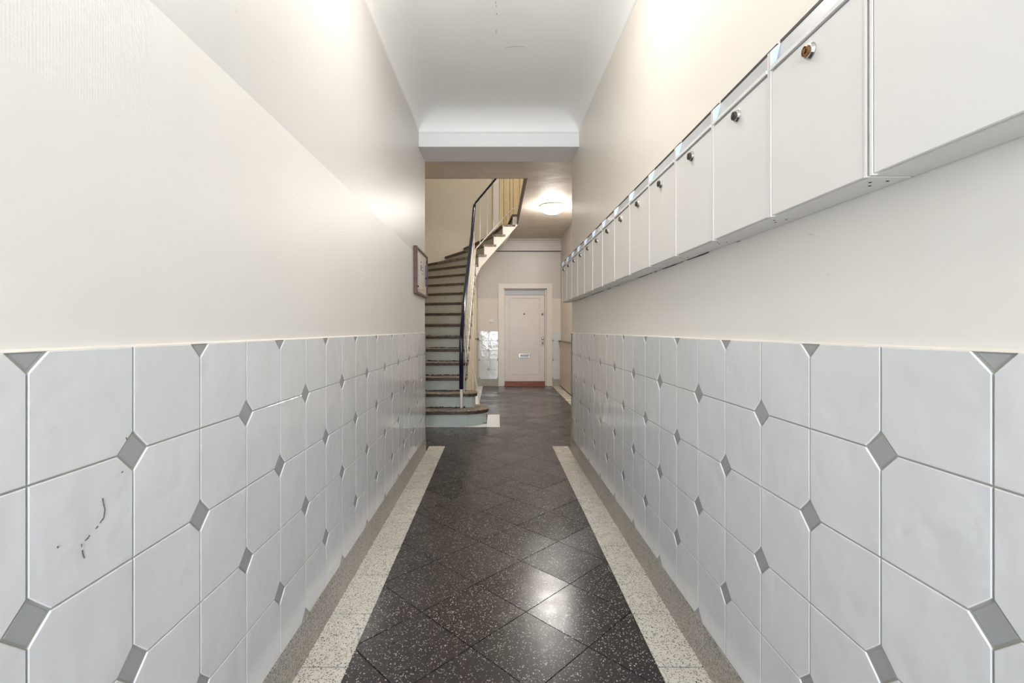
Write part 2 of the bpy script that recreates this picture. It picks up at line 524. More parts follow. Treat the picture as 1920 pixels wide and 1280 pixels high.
for par, face, wx, s, ye in ((wall_left, XL, WL, -1, YEL), (wall_right, XR, WR, 1, YER)):
    x0, x1 = sorted((face + s * 0.003, wx))
    mb = MB(); mb.box(x0, x1, UC[0], ye - 0.0005, 0.10, TTOP); mb.build('grout_bed', M['grout'], par)
    x0, x1 = sorted((face, wx))
    mb = MB(); mb.box(x0, x1, YF, UC[0] - 0.001, 0.10, TTOP); mb.build('tiled_dado_near_street_door', M['tile'], par)
    mb = MB()
    mb.sweep([(face + s * 0.001, YF, TTOP), (wx + s * 0.002, YF, TTOP), (wx + s * 0.002, YF, TTOP + 0.005), (wx, YF, TTOP + 0.0045), (face + s * 0.001, YF, TTOP + 0.001)], (0, ye - YF - 0.001, 0))
    mb.build('caulk_strip', M['caulk'], par)

# ---- skirting tiles along the passage
for nm, face, s, ye, lab in (('baseboard_left', XL, -1, YEL, 'grey granite skirting along the left passage wall'),
                             ('baseboard_right', XR, 1, YER, 'grey granite skirting along the right passage wall')):
    x0, x1 = sorted((face + s * 0.002, face + s * 0.010))
    mb = MB(); mb.box(x0, x1, YF, ye - 0.001, 0.0, 0.1425)
    bb = structure(mb.build(nm, M['grout']), lab, 'baseboard')
    js = [y for y in BJ if y < ye - 0.05] + [ye]
    for a, b in zip(js, js[1:]):
        x0, x1 = sorted((face - s * 0.0015, face + s * 0.006))
        mb = MB((face, a, 0)); mb.box(x0, x1, a + 0.0012, b - 0.0012, 0.0008, 0.1445)
        mb.build('skirting_tile', M['skirting'], bb, bevel=0.001)

# ---- passage ceiling with coves
def ceiling_mesh():
    ye = 4.19; a = 0.22; b = 0.135
    xs = [WL + a * t for t in (0, .02, .06, .12, .2, .3, .42, .56, .7, .85, 1)] + [0.0]
    xs += [WR - a * t for t in (1, .85, .7, .56, .42, .3, .2, .12, .06, .02, 0)]
    ys = [YF, -1, 0, 1, 2, 3, 3.6] + [ye - a * t for t in (1, .85, .7, .56, .42, .3, .2, .12, .06, .02, 0)]
    def zz(x, y):
        base = 2.885 + (y - 2.45) * 0.03
        d = max(0, min(x - WL, WR - x, ye - y)); q = min(1, d / a)
        zb = base
        if ye - y < a and d == ye - y or (ye - y) < a * 0.999:
            e = (ye - y) / a
            zb = base * e + 2.912 * (1 - e) if e < 1 else base
        return zb + b * math.sqrt(max(0, 1 - (1 - q) ** 2))
    bm = bmesh.new()
    G = [[bm.verts.new((x, y, zz(x, y))) for x in xs] for y in ys]
    for r in range(len(ys) - 1):
        for c in range(len(xs) - 1):
            bm.faces.new([G[r][c], G[r][c + 1], G[r + 1][c + 1], G[r + 1][c]])
    me = bpy.data.meshes.new('ceiling'); bm.to_mesh(me); bm.free()
    for p in me.polygons: p.use_smooth = True
    o = link('ceiling', me, M['ceiling'])
    sd = o.modifiers.new('thick', 'SOLIDIFY'); sd.thickness = 0.05; sd.offset = 1 if me.polygons[0].normal.z > 0 else -1
    return o
ceiling = structure(ceiling_mesh(), 'white coved passage ceiling with a fine crack', 'ceiling')
mb = MB(); mb.box(WL - 0.01, WR + 0.01, 4.19, 4.56, 2.796, 3.3)
trim_1 = structure(mb.build('trim_1', M['beam']), 'white lintel beam closing the passage ceiling', 'beam')

def ribbon(parent, name, pts, wdt, side, mat):
    """thin raised mark: pts world, side = width direction function"""
    mb = MB(pts[0])
    for a, b in zip(pts, pts[1:]):
        a, b = Vector(a), Vector(b); t = (b - a).normalized()
        s = t.cross(Vector(side)).normalized() * wdt * 0.5
        mb.sweep([a - s, b - s * 0.7, b + s * 0.7, a + s], Vector(side) * 0.0006)
    return mb.build(name, M[mat], parent)
def on_ceiling(px, py, z=3.03):
    Y = (z - EYE) * F / (618 - py); X = (px - 931) * Y / F
    zc = 2.885 + (Y - 2.45) * 0.03 + 0.135
    return (X, Y, zc)
for seg in ([(930, 1), (929, 6)], [(930.5, 9), (930, 12)], [(931, 24), (931.5, 28)], [(930.5, 58), (930.5, 64)]):
    ribbon(ceiling, 'crack', [on_ceiling(*p) for p in seg], 0.0035, (0, 0, -1), 'crack')
ribbon(ceiling, 'crack', [on_ceiling(*p) for p in ((947, 93), (957, 91), (972, 89.5), (984, 91))], 0.002, (0, 0, -1), 'crack')
ribbon(ceiling, 'crack', [on_ceiling(*p) for p in ((1080, 91), (1095, 87.5), (1110, 87), (1120, 89))], 0.002, (0, 0, -1), 'crack')

# scuffs on the big left tile
def on_left(px, py, x=XL + 0.0002):
    Y = F * (-x) / (931 - px); return (x, Y, EYE - (py - 618) * Y / F)
for seg in ([(192, 934), (194, 945), (196.5, 954)], [(196.5, 954), (195.5, 963), (194, 971), (187, 980)], [(183, 986), (179, 991)],
            [(168, 1003), (165, 1008), (159, 1013)], [(153, 1019), (152.5, 1025)], [(154, 1031), (155, 1038), (158, 1046)],
            [(230, 883), (228, 886)], [(107, 1024), (109, 1027)], [(236, 820), (238, 824)]):
    ribbon(wall_left, 'scuff_mark', [on_left(*p) for p in seg], 0.0024, (1, 0, 0), 'scuff')

# ---- street door wall behind the camera
mb = MB()
mb.box(XHL, -0.60, YF - 0.25, YF, 0, 3.3); mb.box(0.64, XHR, YF - 0.25, YF, 0, 3.3); mb.box(-0.60, 0.64, YF - 0.25, YF, 2.70, 3.3)
structure(mb.build('wall_front', M['wall']), 'street end wall around the glazed entrance door', 'wall')
sd = MB()
for x0, x1, z0, z1 in ((-0.60, -0.54, 0, 2.7), (0.58, 0.64, 0, 2.7), (-0.54, 0.58, 2.62, 2.7), (-0.54, 0.58, 2.02, 2.10), (-0.54, 0.58, 0, 0.25), (-0.02, 0.06, 0.25, 2.02)):
    sd.box(x0, x1, YF - 0.16, YF - 0.10, z0, z1)
door_3 = structure(sd.build('door_3', M['casing_paint']), 'glazed street door letting in daylight', 'door')
for x0, x1, z0, z1 in ((-0.54, -0.02, 0.25, 2.02), (0.06, 0.58, 0.25, 2.02), (-0.54, 0.58, 2.10, 2.62)):
    mb = MB(); mb.box(x0, x1, YF - 0.133, YF - 0.127, z0, z1); mb.build('pane', M['glass'], door_3)

# ---- stair hall walls, ceiling slab, stairwell above
DX0, DX1, DZ = 0.152, 1.047, 2.035
mb = MB()
mb.box(-0.405, DX0, YB, YB + 0.3, -0.1, 3.06); mb.box(DX1, XHR + 0.1, YB, YB + 0.3, -0.1, 3.06); mb.box(DX0, DX1, YB, YB + 0.3, DZ, 3.06)
wall_back = structure(mb.build('wall_back', M['hall_wall']), 'back wall of the hall around the white apartment door', 'wall')
mb = MB(); mb.box(XHL - 0.1, XHR + 0.1, YB, YB + 0.3, 3.06, 6.2); mb.box(XHL - 0.1, -0.405, YB, YB + 0.3, -0.1, 3.06)
structure(mb.build('wall_stairwell_back', M['stair_wall']), 'beige upper stairwell wall behind the winding steps', 'wall')
mb = MB(); mb.box(XHL - 0.2, XHL, YEL, YB, -0.1, 6.2)
structure(mb.build('wall_stairwell_left', M['stair_wall']), 'beige stairwell wall along the left of the steps', 'wall')
mb = MB(); mb.box(XHR, XHR + 0.2, YER, YB, -0.1, 6.2)
wall_hall_right = structure(mb.build('wall_hall_right', M['hall_wall']), 'right wall of the stair hall beyond the mailboxes', 'wall')
mb = MB(); mb.box(XHL, XHR, 4.56 - 0.2, 4.56, 3.3, 6.2)
structure(mb.build('wall_stairwell_front', M['stair_wall']), 'upper stairwell wall above the passage lintel', 'wall')
mb = MB(); mb.box(XHL - 0.1, XHR + 0.1, 4.4, YB + 0.1, 6.2, 6.35)
structure(mb.build('ceiling_stairwell', M['stair_wall']), 'ceiling high above the stairwell', 'ceiling')
slab = MB()
slab.prism([(XHL, 4.56), (XHR, 4.56), (XHR, YB), (0.20, YB), (0.385, 8.48), (0.385, 5.89), (XHL, 5.89)], ZC, ZL - 0.03)
ceiling_hall = structure(slab.build('ceiling_hall', M['hall_ceiling']), 'grey beige hall ceiling with the stair opening', 'ceiling')
mb = MB(); mb.box(0.370, 0.3845, 5.875, 8.50, ZC - 0.004, ZL + 0.0); mb.box(XHL, 0.3845, 5.8905, 5.905, ZC, ZL)
structure(mb.build('trim_2', M['nosing']), 'dark worn wooden edge of the stair opening', 'trim')
mb = MB(); mb.box(XHL, XHR, 4.56, 5.89, ZL - 0.03, ZL); mb.box(0.386, XHR, 5.89, YB, ZL - 0.03, ZL)
structure(mb.build('floor_landing', M['tread']), 'brown floor of the upper landing', 'floor')
mb = MB(); mb.sweep([(XHR, YB, 2.815), (XHR, YB - 0.05, 2.815), (XHR, YB - 0.05, 2.985), (XHR, YB - 0.065, 2.99), (XHR, YB - 0.065, 3.01), (XHR, YB - 0.12, 3.06), (XHR, YB, 3.06)], (-1.25, 0, 0))
mb.build('cornice', M['hall_wall'], wall_back)
mb = MB(); mb.box(0.0, XHR, YB - 0.047, YB, 2.803, 2.8149); mb.build('cornice_groove', M['dark_metal'], wall_back)
# back wall tiles and skirting
cu = [-0.366 + 0.2 * k for k in range(-1, 3)]
tile_wall(wall_back, lambda u, z: (u, YB - 0.012, z), (0, -1, 0), -0.38, 0.037, cu, 0, TBOT, TTOP, ZJ)
tile_wall(wall_back, lambda u, z: (u, YB - 0.012, z), (0, -1, 0), 1.163, XHR, [0.963, 1.163, 1.363], 0, TBOT, TTOP, ZJ)
for x0, x1 in ((-0.38, 0.037), (1.163, XHR)):
    mb = MB(); mb.box(x0, x1, YB - 0.009, YB, 0.1, TTOP - 0.001); mb.build('grout_bed', M['grout'], wall_back)
    mb = MB(); mb.box(x0, x1, YB - 0.016, YB, 0.0, 0.1445); mb.build('skirting_tile', M['skirting'], wall_back)

# ---- apartment door
door_1 = structure(empty('door_1', (0.6, YB, 0)), 'white panelled apartment door with letter slot at the end of the hall', 'door')
cs = MB((0.6, YB, 0))
for prof, vec in (((0.039, DX0), None), ((DX1, 1.160), None)):
    cs.box(prof[0], prof[1], YB - 0.035, YB + 0.02, 0, 2.135)
cs.box(DX0, DX1, YB - 0.035, YB + 0.02, DZ, 2.135)
cs.build('casing', M['casing_paint'], door_1)
jm = MB((0.6, YB, 0))
jm.box(DX0 - 0.001, DX0 + 0.016, YB + 0.02, YB + 0.13, 0, DZ); jm.box(DX1 - 0.032, DX1 + 0.001, YB + 0.02, YB + 0.13, 0, DZ); jm.box(DX0, DX1, YB + 0.02, YB + 0.13, DZ - 0.015, DZ + 0.001)
jm.build('jamb', M['casing_paint'], door_1)
mb = MB((0.6, YB, 0)); mb.box(DX0 + 0.016, DX1 - 0.032, YB + 0.075, YB + 0.13, 1.905, DZ - 0.015); mb.build('head_rail', M['rail_shade'], door_1)
YD = YB + 0.085
lf = MB((0.6, YB, 0))
px0, px1, pz0, pz1 = 0.262, 0.925, 0.236, 1.855
lx0, lx1, lz0, lz1 = 0.172, 1.012, 0.09, 1.900
lf.box(lx0, px0, YD, YD + 0.04, lz0, lz1); lf.box(px1, lx1, YD, YD + 0.04, lz0, lz1)
lf.box(px0, px1, YD, YD + 0.04, lz0, pz0); lf.box(px0, px1, YD, YD + 0.04, pz1, lz1)
leaf = lf.build('door_leaf', M['door_paint'], door_1)
mb = MB((0.6, YB, 0)); mb.box(px0 - 0.002, px1 + 0.002, YD + 0.012, YD + 0.035, pz0 - 0.002, pz1 + 0.002); mb.build('panel', M['door_paint'], leaf)
for x0, x1, z0, z1 in ((px0, px0 + 0.022, pz0, pz1), (px1 - 0.022, px1, pz0, pz1), (px0 + 0.022, px1 - 0.022, pz0, pz0 + 0.022), (px0 + 0.022, px1 - 0.022, pz1 - 0.022, pz1)):
    mb = MB((x0, YD, z0)); mb.box(x0, x1, YD - 0.004, YD + 0.014, z0, z1); mb.build('moulding', M['door_paint'], leaf, bevel=0.004)
mb = MB((0.584, YD, 1.505)); mb.lathe((0.584, YD + 0.013, 1.505), (0, -1, 0), [(0.016, 0), (0.016, 0.006), (0.010, 0.008), (0.010, 0.004)], 16); mb.build('peephole', M['dark_metal'], leaf)
mb = MB((0.968, YD, 1.5)); mb.lathe((0.968, YD, 1.5), (0, -1, 0), [(0.027, 0), (0.027, 0.008), (0.019, 0.012), (0.018, 0.006)], 18); o = mb.build('cylinder_lock', M['chrome'], leaf)
mb = MB((0.968, YD, 1.5)); mb.lathe((0.968, YD - 0.006, 1.5), (0, -1, 0), [(0.014, 0), (0.014, 0.004), (0, 0.004)], 14); mb.build('lock_core', M['dark_metal'], leaf)
hp = MB((0.97, YD, 0.93)); hp.box(0.944, 0.997, YD - 0.008, YD, 0.842, 1.022); plate = hp.build('handle_plate', M['chrome'], leaf, bevel=0.003)
mb = MB((0.97, YD, 0.97)); mb.lathe((0.970, YD - 0.006, 0.985), (0, -1, 0), [(0.011, 0), (0.011, 0.03), (0.024, 0.036), (0.026, 0.05), (0.018, 0.058), (0, 0.06)], 16); mb.build('door_knob', M['chrome'], leaf, smooth=True)
mb = MB((0.97, YD, 0.88)); mb.box(0.963, 0.977, YD - 0.010, YD - 0.007, 0.872, 0.908); mb.build('keyhole', M['hole'], leaf)
ms = MB((0.587, YD, 0.63)); ms.box(0.473, 0.700, YD - 0.006, YD + 0.014, 0.588, 0.668); slot = ms.build('letter_slot', M['chrome'], leaf, bevel=0.003)
mb = MB((0.587, YD, 0.63)); mb.box(0.492, 0.681, YD - 0.010, YD - 0.005, 0.602, 0.655); mb.build('letter_flap', M['box_flap'], leaf, bevel=0.002)
mb = MB((0.6, YB, 0)); mb.box(0.178, 1.010, YB - 0.03, YD + 0.03, 0.0, 0.052); mb.box(0.178, 1.010, YB + 0.02, YD + 0.04, 0.052, 0.082)
mb.build('threshold', M['sill_wood'], door_1)
mb = MB((0.6, YB, 0)); mb.box(DX0, DX1, YB + 0.13, YB + 0.2, 0, DZ); mb.build('backing', M['door_paint'], door_1)

# ================================================================== STAIRCASE
R = 0.18
inner = {3: (-.40, 6.27), 4: (-.40, 6.53), 5: (-.40, 6.77), 6: (-.40, 6.98), 7: (-.40, 7.18), 8: (-.40, 7.37), 9: (-.40, 7.57), 10: (-.40, 7.80),
         11: (-.40, 7.99), 12: (-.40, 8.17), 13: (-.395, 8.36), 14: (-.336, 8.47), 15: (-.233, 8.48), 16: (-.063, 8.48), 17: (.099, 8.48), 18: (.276, 8.48)}
outer = {3: (XHL, 6.27), 4: (XHL, 6.53), 5: (XHL, 6.81), 6: (XHL, 7.10), 7: (XHL, 7.40), 8: (XHL, 7.70), 9: (XHL, 8.00), 10: (XHL, 8.32),
         11: (XHL, 8.58), 12: (XHL, 8.90), 13: (XHL, 9.24), 14: (XHL, 9.74), 15: (-1.08, YB), 16: (-.69, YB), 17: (-.25, YB), 18: (.17, YB)}
stair = tag(empty('staircase', (-0.8, 5.8, 0)), 'worn winding wooden staircase with pale grey green risers and dark nosings', 'staircase')
SO = Vector((-0.8, 5.8, 0))
def offs(a, b, d):
    """shift the line a-b by d towards the viewer side (lower step)"""
    a, b = Vector(a), Vector(b); t = (b - a).normalized(); n = Vector((-t.y, t.x))
    if n.y > 0 or (abs(n.y) < 1e-6 and n.x > 0): n = -n
    return (a + n * d), (b + n * d)
# two curtail steps at the bottom
c1 = [(XHL, 5.75), (-.50, 5.75), (-.36, 5.762), (-.25, 5.80), (-.165, 5.86), (-.115, 5.93), (-.10, 6.00), (-.112, 6.10), (-.16, 6.22), (-.25, 6.31), (-.40, 6.34), (-.40, 6.5), (XHL, 6.5)]
c2 = [(XHL, 6.01), (-.45, 6.01), (-.36, 6.018), (-.30, 6.04), (-.26, 6.085), (-.25, 6.14), (-.255, 6.30), (-.30, 6.345), (-.40, 6.36), (-.40, 6.5), (XHL, 6.5)]
def nose_ring(mb, poly, z0, z1, n_front):
    """the rounded front lip of a curtail tread, 30 mm deep"""
    inn = [(x, y) for x, y in poly]
    for i in range(n_front):
        a, b = Vector(poly[i]), Vector(poly[i + 1])
        t = (b - a).normalized(); nn = Vector((-t.y, t.x)) * 0.008
        mb.prism([(a.x, a.y), (b.x, b.y), (b.x + nn.x, b.y + nn.y), (a.x + nn.x, a.y + nn.y)], z0, z1)
for n, c, nf in ((1, c1, 9), (2, c2, 7)):
    z0, z1 = (n - 1) * R, n * R
    ins = []
    for i, (x, y) in enumerate(c):
        cx, cy = -0.62, 6.45
        if i == 0: ins.append((x, y + 0.03)); continue
        if i > nf: ins.append((x, y)); continue
        a = Vector(c[i - 1]); b = Vector(c[i + 1]); t = (b - a).normalized()
        ins.append((x - t.y * 0.028, y + t.x * 0.028))
    mb = MB(SO); mb.prism(ins, z0, z1 - 0.042); mb.build('riser', M['riser'], stair)
    ins2 = []
    for i, (x, y) in enumerate(c):
        if i == 0: ins2.append((x, y + 0.006)); continue
        if i > nf: ins2.append((x, y)); continue
        a = Vector(c[i - 1]); b = Vector(c[i + 1]); t = (b - a).normalized()
        ins2.append((x - t.y * 0.006, y + t.x * 0.006))
    mb = MB(SO); mb.prism(ins2, z1 - 0.042, z1); tr = mb.build('tread', M['tread'], stair)
    mb = MB(SO); nose_ring(mb, c, z1 - 0.042, z1 - 0.006, nf); mb.build('nosing', M['nosing'], tr)
for n in range(3, 19):
    z0, z1 = (n - 1) * R, n * R
    i0, o0 = inner[n], outer[n]
    fi, fo = offs(i0, o0, 0.0); ri, ro = offs(i0, o0, -0.030); bi, bo = offs(i0, o0, -0.05)
    def lim(p): return (max(p[0], XHL + 0.001), min(p[1], YB - 0.001))
    mb = MB(SO); mb.prism([tuple(ri), lim(ro), lim(bo), tuple(bi)], z0 - 0.02, z1 - 0.042); mb.build('riser', M['riser'], stair)
    if n < 18:
        i1, o1 = inner[n + 1], outer[n + 1]
        i1b, o1b = offs(i1, o1, -0.05)
        poly = [tuple(fi), tuple(i1b)] if n != 13 else [tuple(fi), (-.395, 8.47), tuple(i1b)]
        poly.append(lim(o1b))
        if n == 14: poly.append((XHL + 0.001, YB - 0.001))
        poly.append(lim(fo))
    else:
        poly = [tuple(fi), (0.386, 8.48), (0.386, YB - 0.001), lim(fo)]
    side = 0.0
    poly[0] = (poly[0][0] + side, poly[0][1]); poly[1] = (poly[1][0] + side, poly[1][1])
    if n >= 14:
        poly[0] = (poly[0][0], poly[0][1] - 0.02); poly[1] = (poly[1][0] + 0.012, 8.46)
    mb = MB(SO); mb.prism(poly, z1 - 0.042, z1); tr = mb.build('tread', M['tread'], stair)
    ni, no = offs(i0, o0, 0.006); fi2, fo2 = offs(i0, o0, -0.001)
    mb = MB(SO); mb.prism([(ni[0] + side, ni[1]), lim(no), lim(fo2), (fi2[0] + side, fi2[1])], z1 - 0.042, z1 - 0.006); mb.build('nosing', M['nosing'], tr)
# ragged bead of old paint and grime where risers meet the treads
for n in range(2, 12):
    if n == 2: p0, p1 = Vector((XHL + 0.3, 6.038)), Vector((-0.40, 6.038))
    else: p1, p0 = offs(inner[n], outer[n], -0.0285)
    z0 = (n - 1) * R; mb = MB(SO); K = 46
    hs = [max(0.002, random.gauss(0.011, 0.005)) * (1.0 if n < 7 else 0.6) for _ in range(K + 1)]
    ds = [random.uniform(0.006, 0.018) for _ in range(K + 1)]
    for i in range(K):
        a, b = p0.lerp(p1, i / K), p0.lerp(p1, (i + 1) / K)
        mb.sweep([(a.x, a.y + 0.004, z0), (a.x, a.y - ds[i], z0), (a.x, a.y + 0.004, z0 + hs[i])], (b.x - a.x, b.y - a.y, 0))
    mb.build('grime_bead', M['nosing'], stair)
# soffit of the winders
sf = MB(SO)
for n in range(11, 18):
    a0, a1, b0, b1 = inner[n], inner[n + 1], outer[n], outer[n + 1]
    za, zb = n * R - 0.31, (n + 1) * R - 0.31
    quad = [(a0[0], a0[1] + 0.02, za), (a1[0], a1[1] + 0.02, zb), (b1[0], b1[1], zb), (b0[0], b0[1], za)]
    if n == 14: quad = [quad[0], quad[1], quad[2], (XHL, YB, (za + zb) / 2), quad[3]]
    for tri in ([quad[0], quad[1], quad[2]], [quad[0], quad[2], quad[-1]]) if n != 14 else ([quad[0], quad[1], quad[2]], [quad[0], quad[2], quad[3]], [quad[0], quad[3], quad[4]]):
        sf.sweep([Vector(p) for p in tri], (0, 0, 0.02))
sf.build('soffit', M['casing_paint'], stair)
# cut stringer of the upper flight, facing the passage
prof = [(-.395, 2.06), (-.277, 2.300), (.353, 3.015), (.385, 3.055), (.385, 17 * R + 0.135), (.290, 17 * R + 0.135)]
for n in (17, 16, 15, 14):
    prof += [(inner[n + 1][0] + 0.012, n * R - 0.043), (inner[n][0] + 0.012, n * R - 0.043)]
prof += [(-.324, 13 * R - 0.043), (-.395, 13 * R - 0.043)]
mb = MB(SO); mb.sweep([(x, 8.462, z) for x, z in prof], (0, 0.03, 0)); mb.build('stringer', M['casing_paint'], stair)
# panelled side under the lower flight
sp = [(6.36, 0.0), (9.85, 0.0), (9.85, 2.72), (9.2, 2.56), (8.75, 2.36), (8.47, 2.09)]
for n in (13, 12, 11, 10, 9, 8, 7, 6, 5, 4, 3):
    ynext = inner[n + 1][1] if n < 13 else 8.47
    sp += [(ynext + 0.03, n * R - 0.043 - (0.4 if n == 99 else 0)), (inner[n][1] + 0.03, n * R - 0.043)]
sp += [(6.36, 2 * R - 0.05)]
mb = MB(SO); mb.sweep([(-.412, y, z) for y, z in sp], (0.014, 0, 0)); mb.build('side_panel', M['panel_wood'], stair)
# door of the cupboard under the stairs
door_2 = structure(empty('door_2', (-.395, 8.3, 0)), 'narrow cream cupboard door under the stairs with a brass knob', 'door')
O2 = (-.395, 8.3, 0)
mb = MB(O2); mb.box(-.397, -.382, 7.75, 8.75, 0.05, 1.62); dl = mb.build('door_leaf', M['panel_wood'], door_2, bevel=0.003)
for y0, y1, z0, z1 in ((7.66, 7.74, 0, 1.60), (8.76, 8.84, 0, 1.95)):
    mb = MB(O2); mb.box(-.397, -.374, y0, y1, z0, z1); mb.build('casing', M['panel_wood'], door_2, bevel=0.003)
mb = MB(O2); mb.lathe((-.382, 8.62, 1.005), (1, 0, 0), [(0.022, 0), (0.022, 0.006), (0.009, 0.01), (0.009, 0.03), (0.02, 0.036), (0.026, 0.048), (0.02, 0.06), (0, 0.064)], 16)
mb.build('door_knob', M['brass'], dl, smooth=True)
for z in (0.35, 1.45):
    mb = MB(O2); mb.box(-.383, -.376, 7.735, 7.765, z, z + 0.09); mb.build('hinge', M['dark_metal'], dl)

# ---- railing
rail = tag(empty('stair_railing', (-.43, 6.1, 0.18)), 'blue black handrail on thin cream iron balusters beside the winding steps', 'railing')
RO = Vector((-.43, 6.1, 0.18))
top = [(-.447, 6.00, 0.42), (-.447, 6.00, 0.98), (-.447, 6.01, 1.045), (-.446, 6.05, 1.10), (-.444, 6.45, 1.55), (-.440, 7.30, 2.125), (-.432, 7.80, 2.52), (-.423, 8.15, 2.81), (-.402, 8.44, 3.34), (-.395, 8.475, 3.41), (-.372, 8.475, 3.455), (-.010, 8.475, 3.885), (.30, 8.475, 4.25), (.42, 8.475, 4.28)]
mb = MB(RO); mb.tube(top[:5], 0.026, 10); 
hb = MB(RO); hb.tube(top[:10], 0.027, 12, 0.022); hb.build('handrail', M['handrail'], rail, smooth=True); mb.bm.free()
hb = MB(RO); hb.tube(top[8:], 0.020, 12, 0.018); hb.build('handrail', M['handrail'], rail, smooth=True)
low = [(-.425, 6.12, 0.20), (-.418, 6.16, 0.60), (-.400, 6.42, 0.87), (-.396, 7.00, 1.30), (-.392, 7.55, 1.72), (-.388, 8.00, 2.02), (-.384, 8.30, 2.42), (-.372, 8.455, 2.62), (-.010, 8.455, 3.02), (.285, 8.455, 3.335), (.40, 8.455, 3.345)]
mb = MB(RO); mb.tube(low, 0.009, 8); mb.build('bottom_rail', M['white_iron'], rail, smooth=True)
mb = MB(RO); mb.box(-.462, -.430, 5.985, 6.015, 0.18, 1.0); mb.build('newel_post', M['white_iron'], rail, bevel=0.003)
mb = MB(RO); mb.tube([(-.388, 6.36, 0.92), (-.31, 6.36, 0.62), (-.235, 6.36, 0.30), (-.232, 6.36, 0.002)], 0.008, 8); mb.build('brace_rod', M['white_iron'], rail)
def interp(poly, key, v):
    for a, b in zip(poly, poly[1:]):
        if a[key] <= v <= b[key] and b[key] > a[key]:
            t = (v - a[key]) / (b[key] - a[key])
            return tuple(a[i] + t * (b[i] - a[i]) for i in range(3))
    return None
def twisted(mb, a, b, r=0.006, tw=0):
    a, b = Vector(a), Vector(b); L = (b - a).length; n = max(2, int(L / 0.02)) if tw else 1
    prev = None
    d = (b - a).normalized(); s = d.cross(Vector((0, 1, 0.01))).normalized(); u = s.cross(d)
    for i in range(n + 1):
        p = a + (b - a) * (i / n); ang = tw * L * i / n
        ring = [mb.bm.verts.new(p + (s * math.cos(ang + k * math.pi / 2) + u * math.sin(ang + k * math.pi / 2)) * r * 1.3 - mb.o) for k in range(4)]
        if prev:
            for k in range(4): mb.bm.faces.new([prev[k], prev[(k + 1) % 4], ring[(k + 1) % 4], ring[k]])
        else: mb.bm.faces.new(ring)
        prev = ring
    mb.bm.faces.new(list(reversed(prev)))
ys = [6.30 + 0.125 * k for k in range(17)]
for k, y in enumerate(ys):
    a = interp(low, 1, y); b = interp(top[2:], 1, y)
    if a and b:
        mb = MB(RO); twisted(mb, a, b, 0.006, 40 if k % 2 else 0); mb.build('baluster', M['white_iron'], rail)
for k, x in enumerate([-.295, -.168, -.058, .060, .170, .275]):
    a = interp(low[7:], 0, x); b = interp(top[10:], 0, x)
    if a and b:
        mb = MB(RO); twisted(mb, a, (b[0], 8.47, b[2]), 0.0055, 40 if k % 2 == 0 else 0); mb.build('baluster', M['white_iron'], rail)

# ---- board partition on the upper landing
part = tag(empty('board_partition', (0.35, 9.8, 3.24)), 'yellow varnished board partition on the upper landing behind the railing', 'partition')
PO = (0.35, 9.8, 3.24)
mb = MB(PO); mb.box(-.07, 0.055, 9.79, YB, 3.05, 5.3); mb.build('frame_post', M['casing_paint'], part, bevel=0.004)
edges = [0.058, 0.150, 0.200, 0.275, 0.345, 0.480, 0.60, 0.72]
for a, b in zip(edges, edges[1:]):
    mb = MB((a, 9.8, 3.24)); mb.box(a + 0.003, b - 0.003, 9.81, 9.835, 3.10, 5.3); mb.build('board', M['plank'], part, bevel=0.005)
mb = MB(PO); mb.box(0.05, 0.72, 9.838, YB, 3.05, 5.3); mb.build('backing', M['dark_metal'], part)

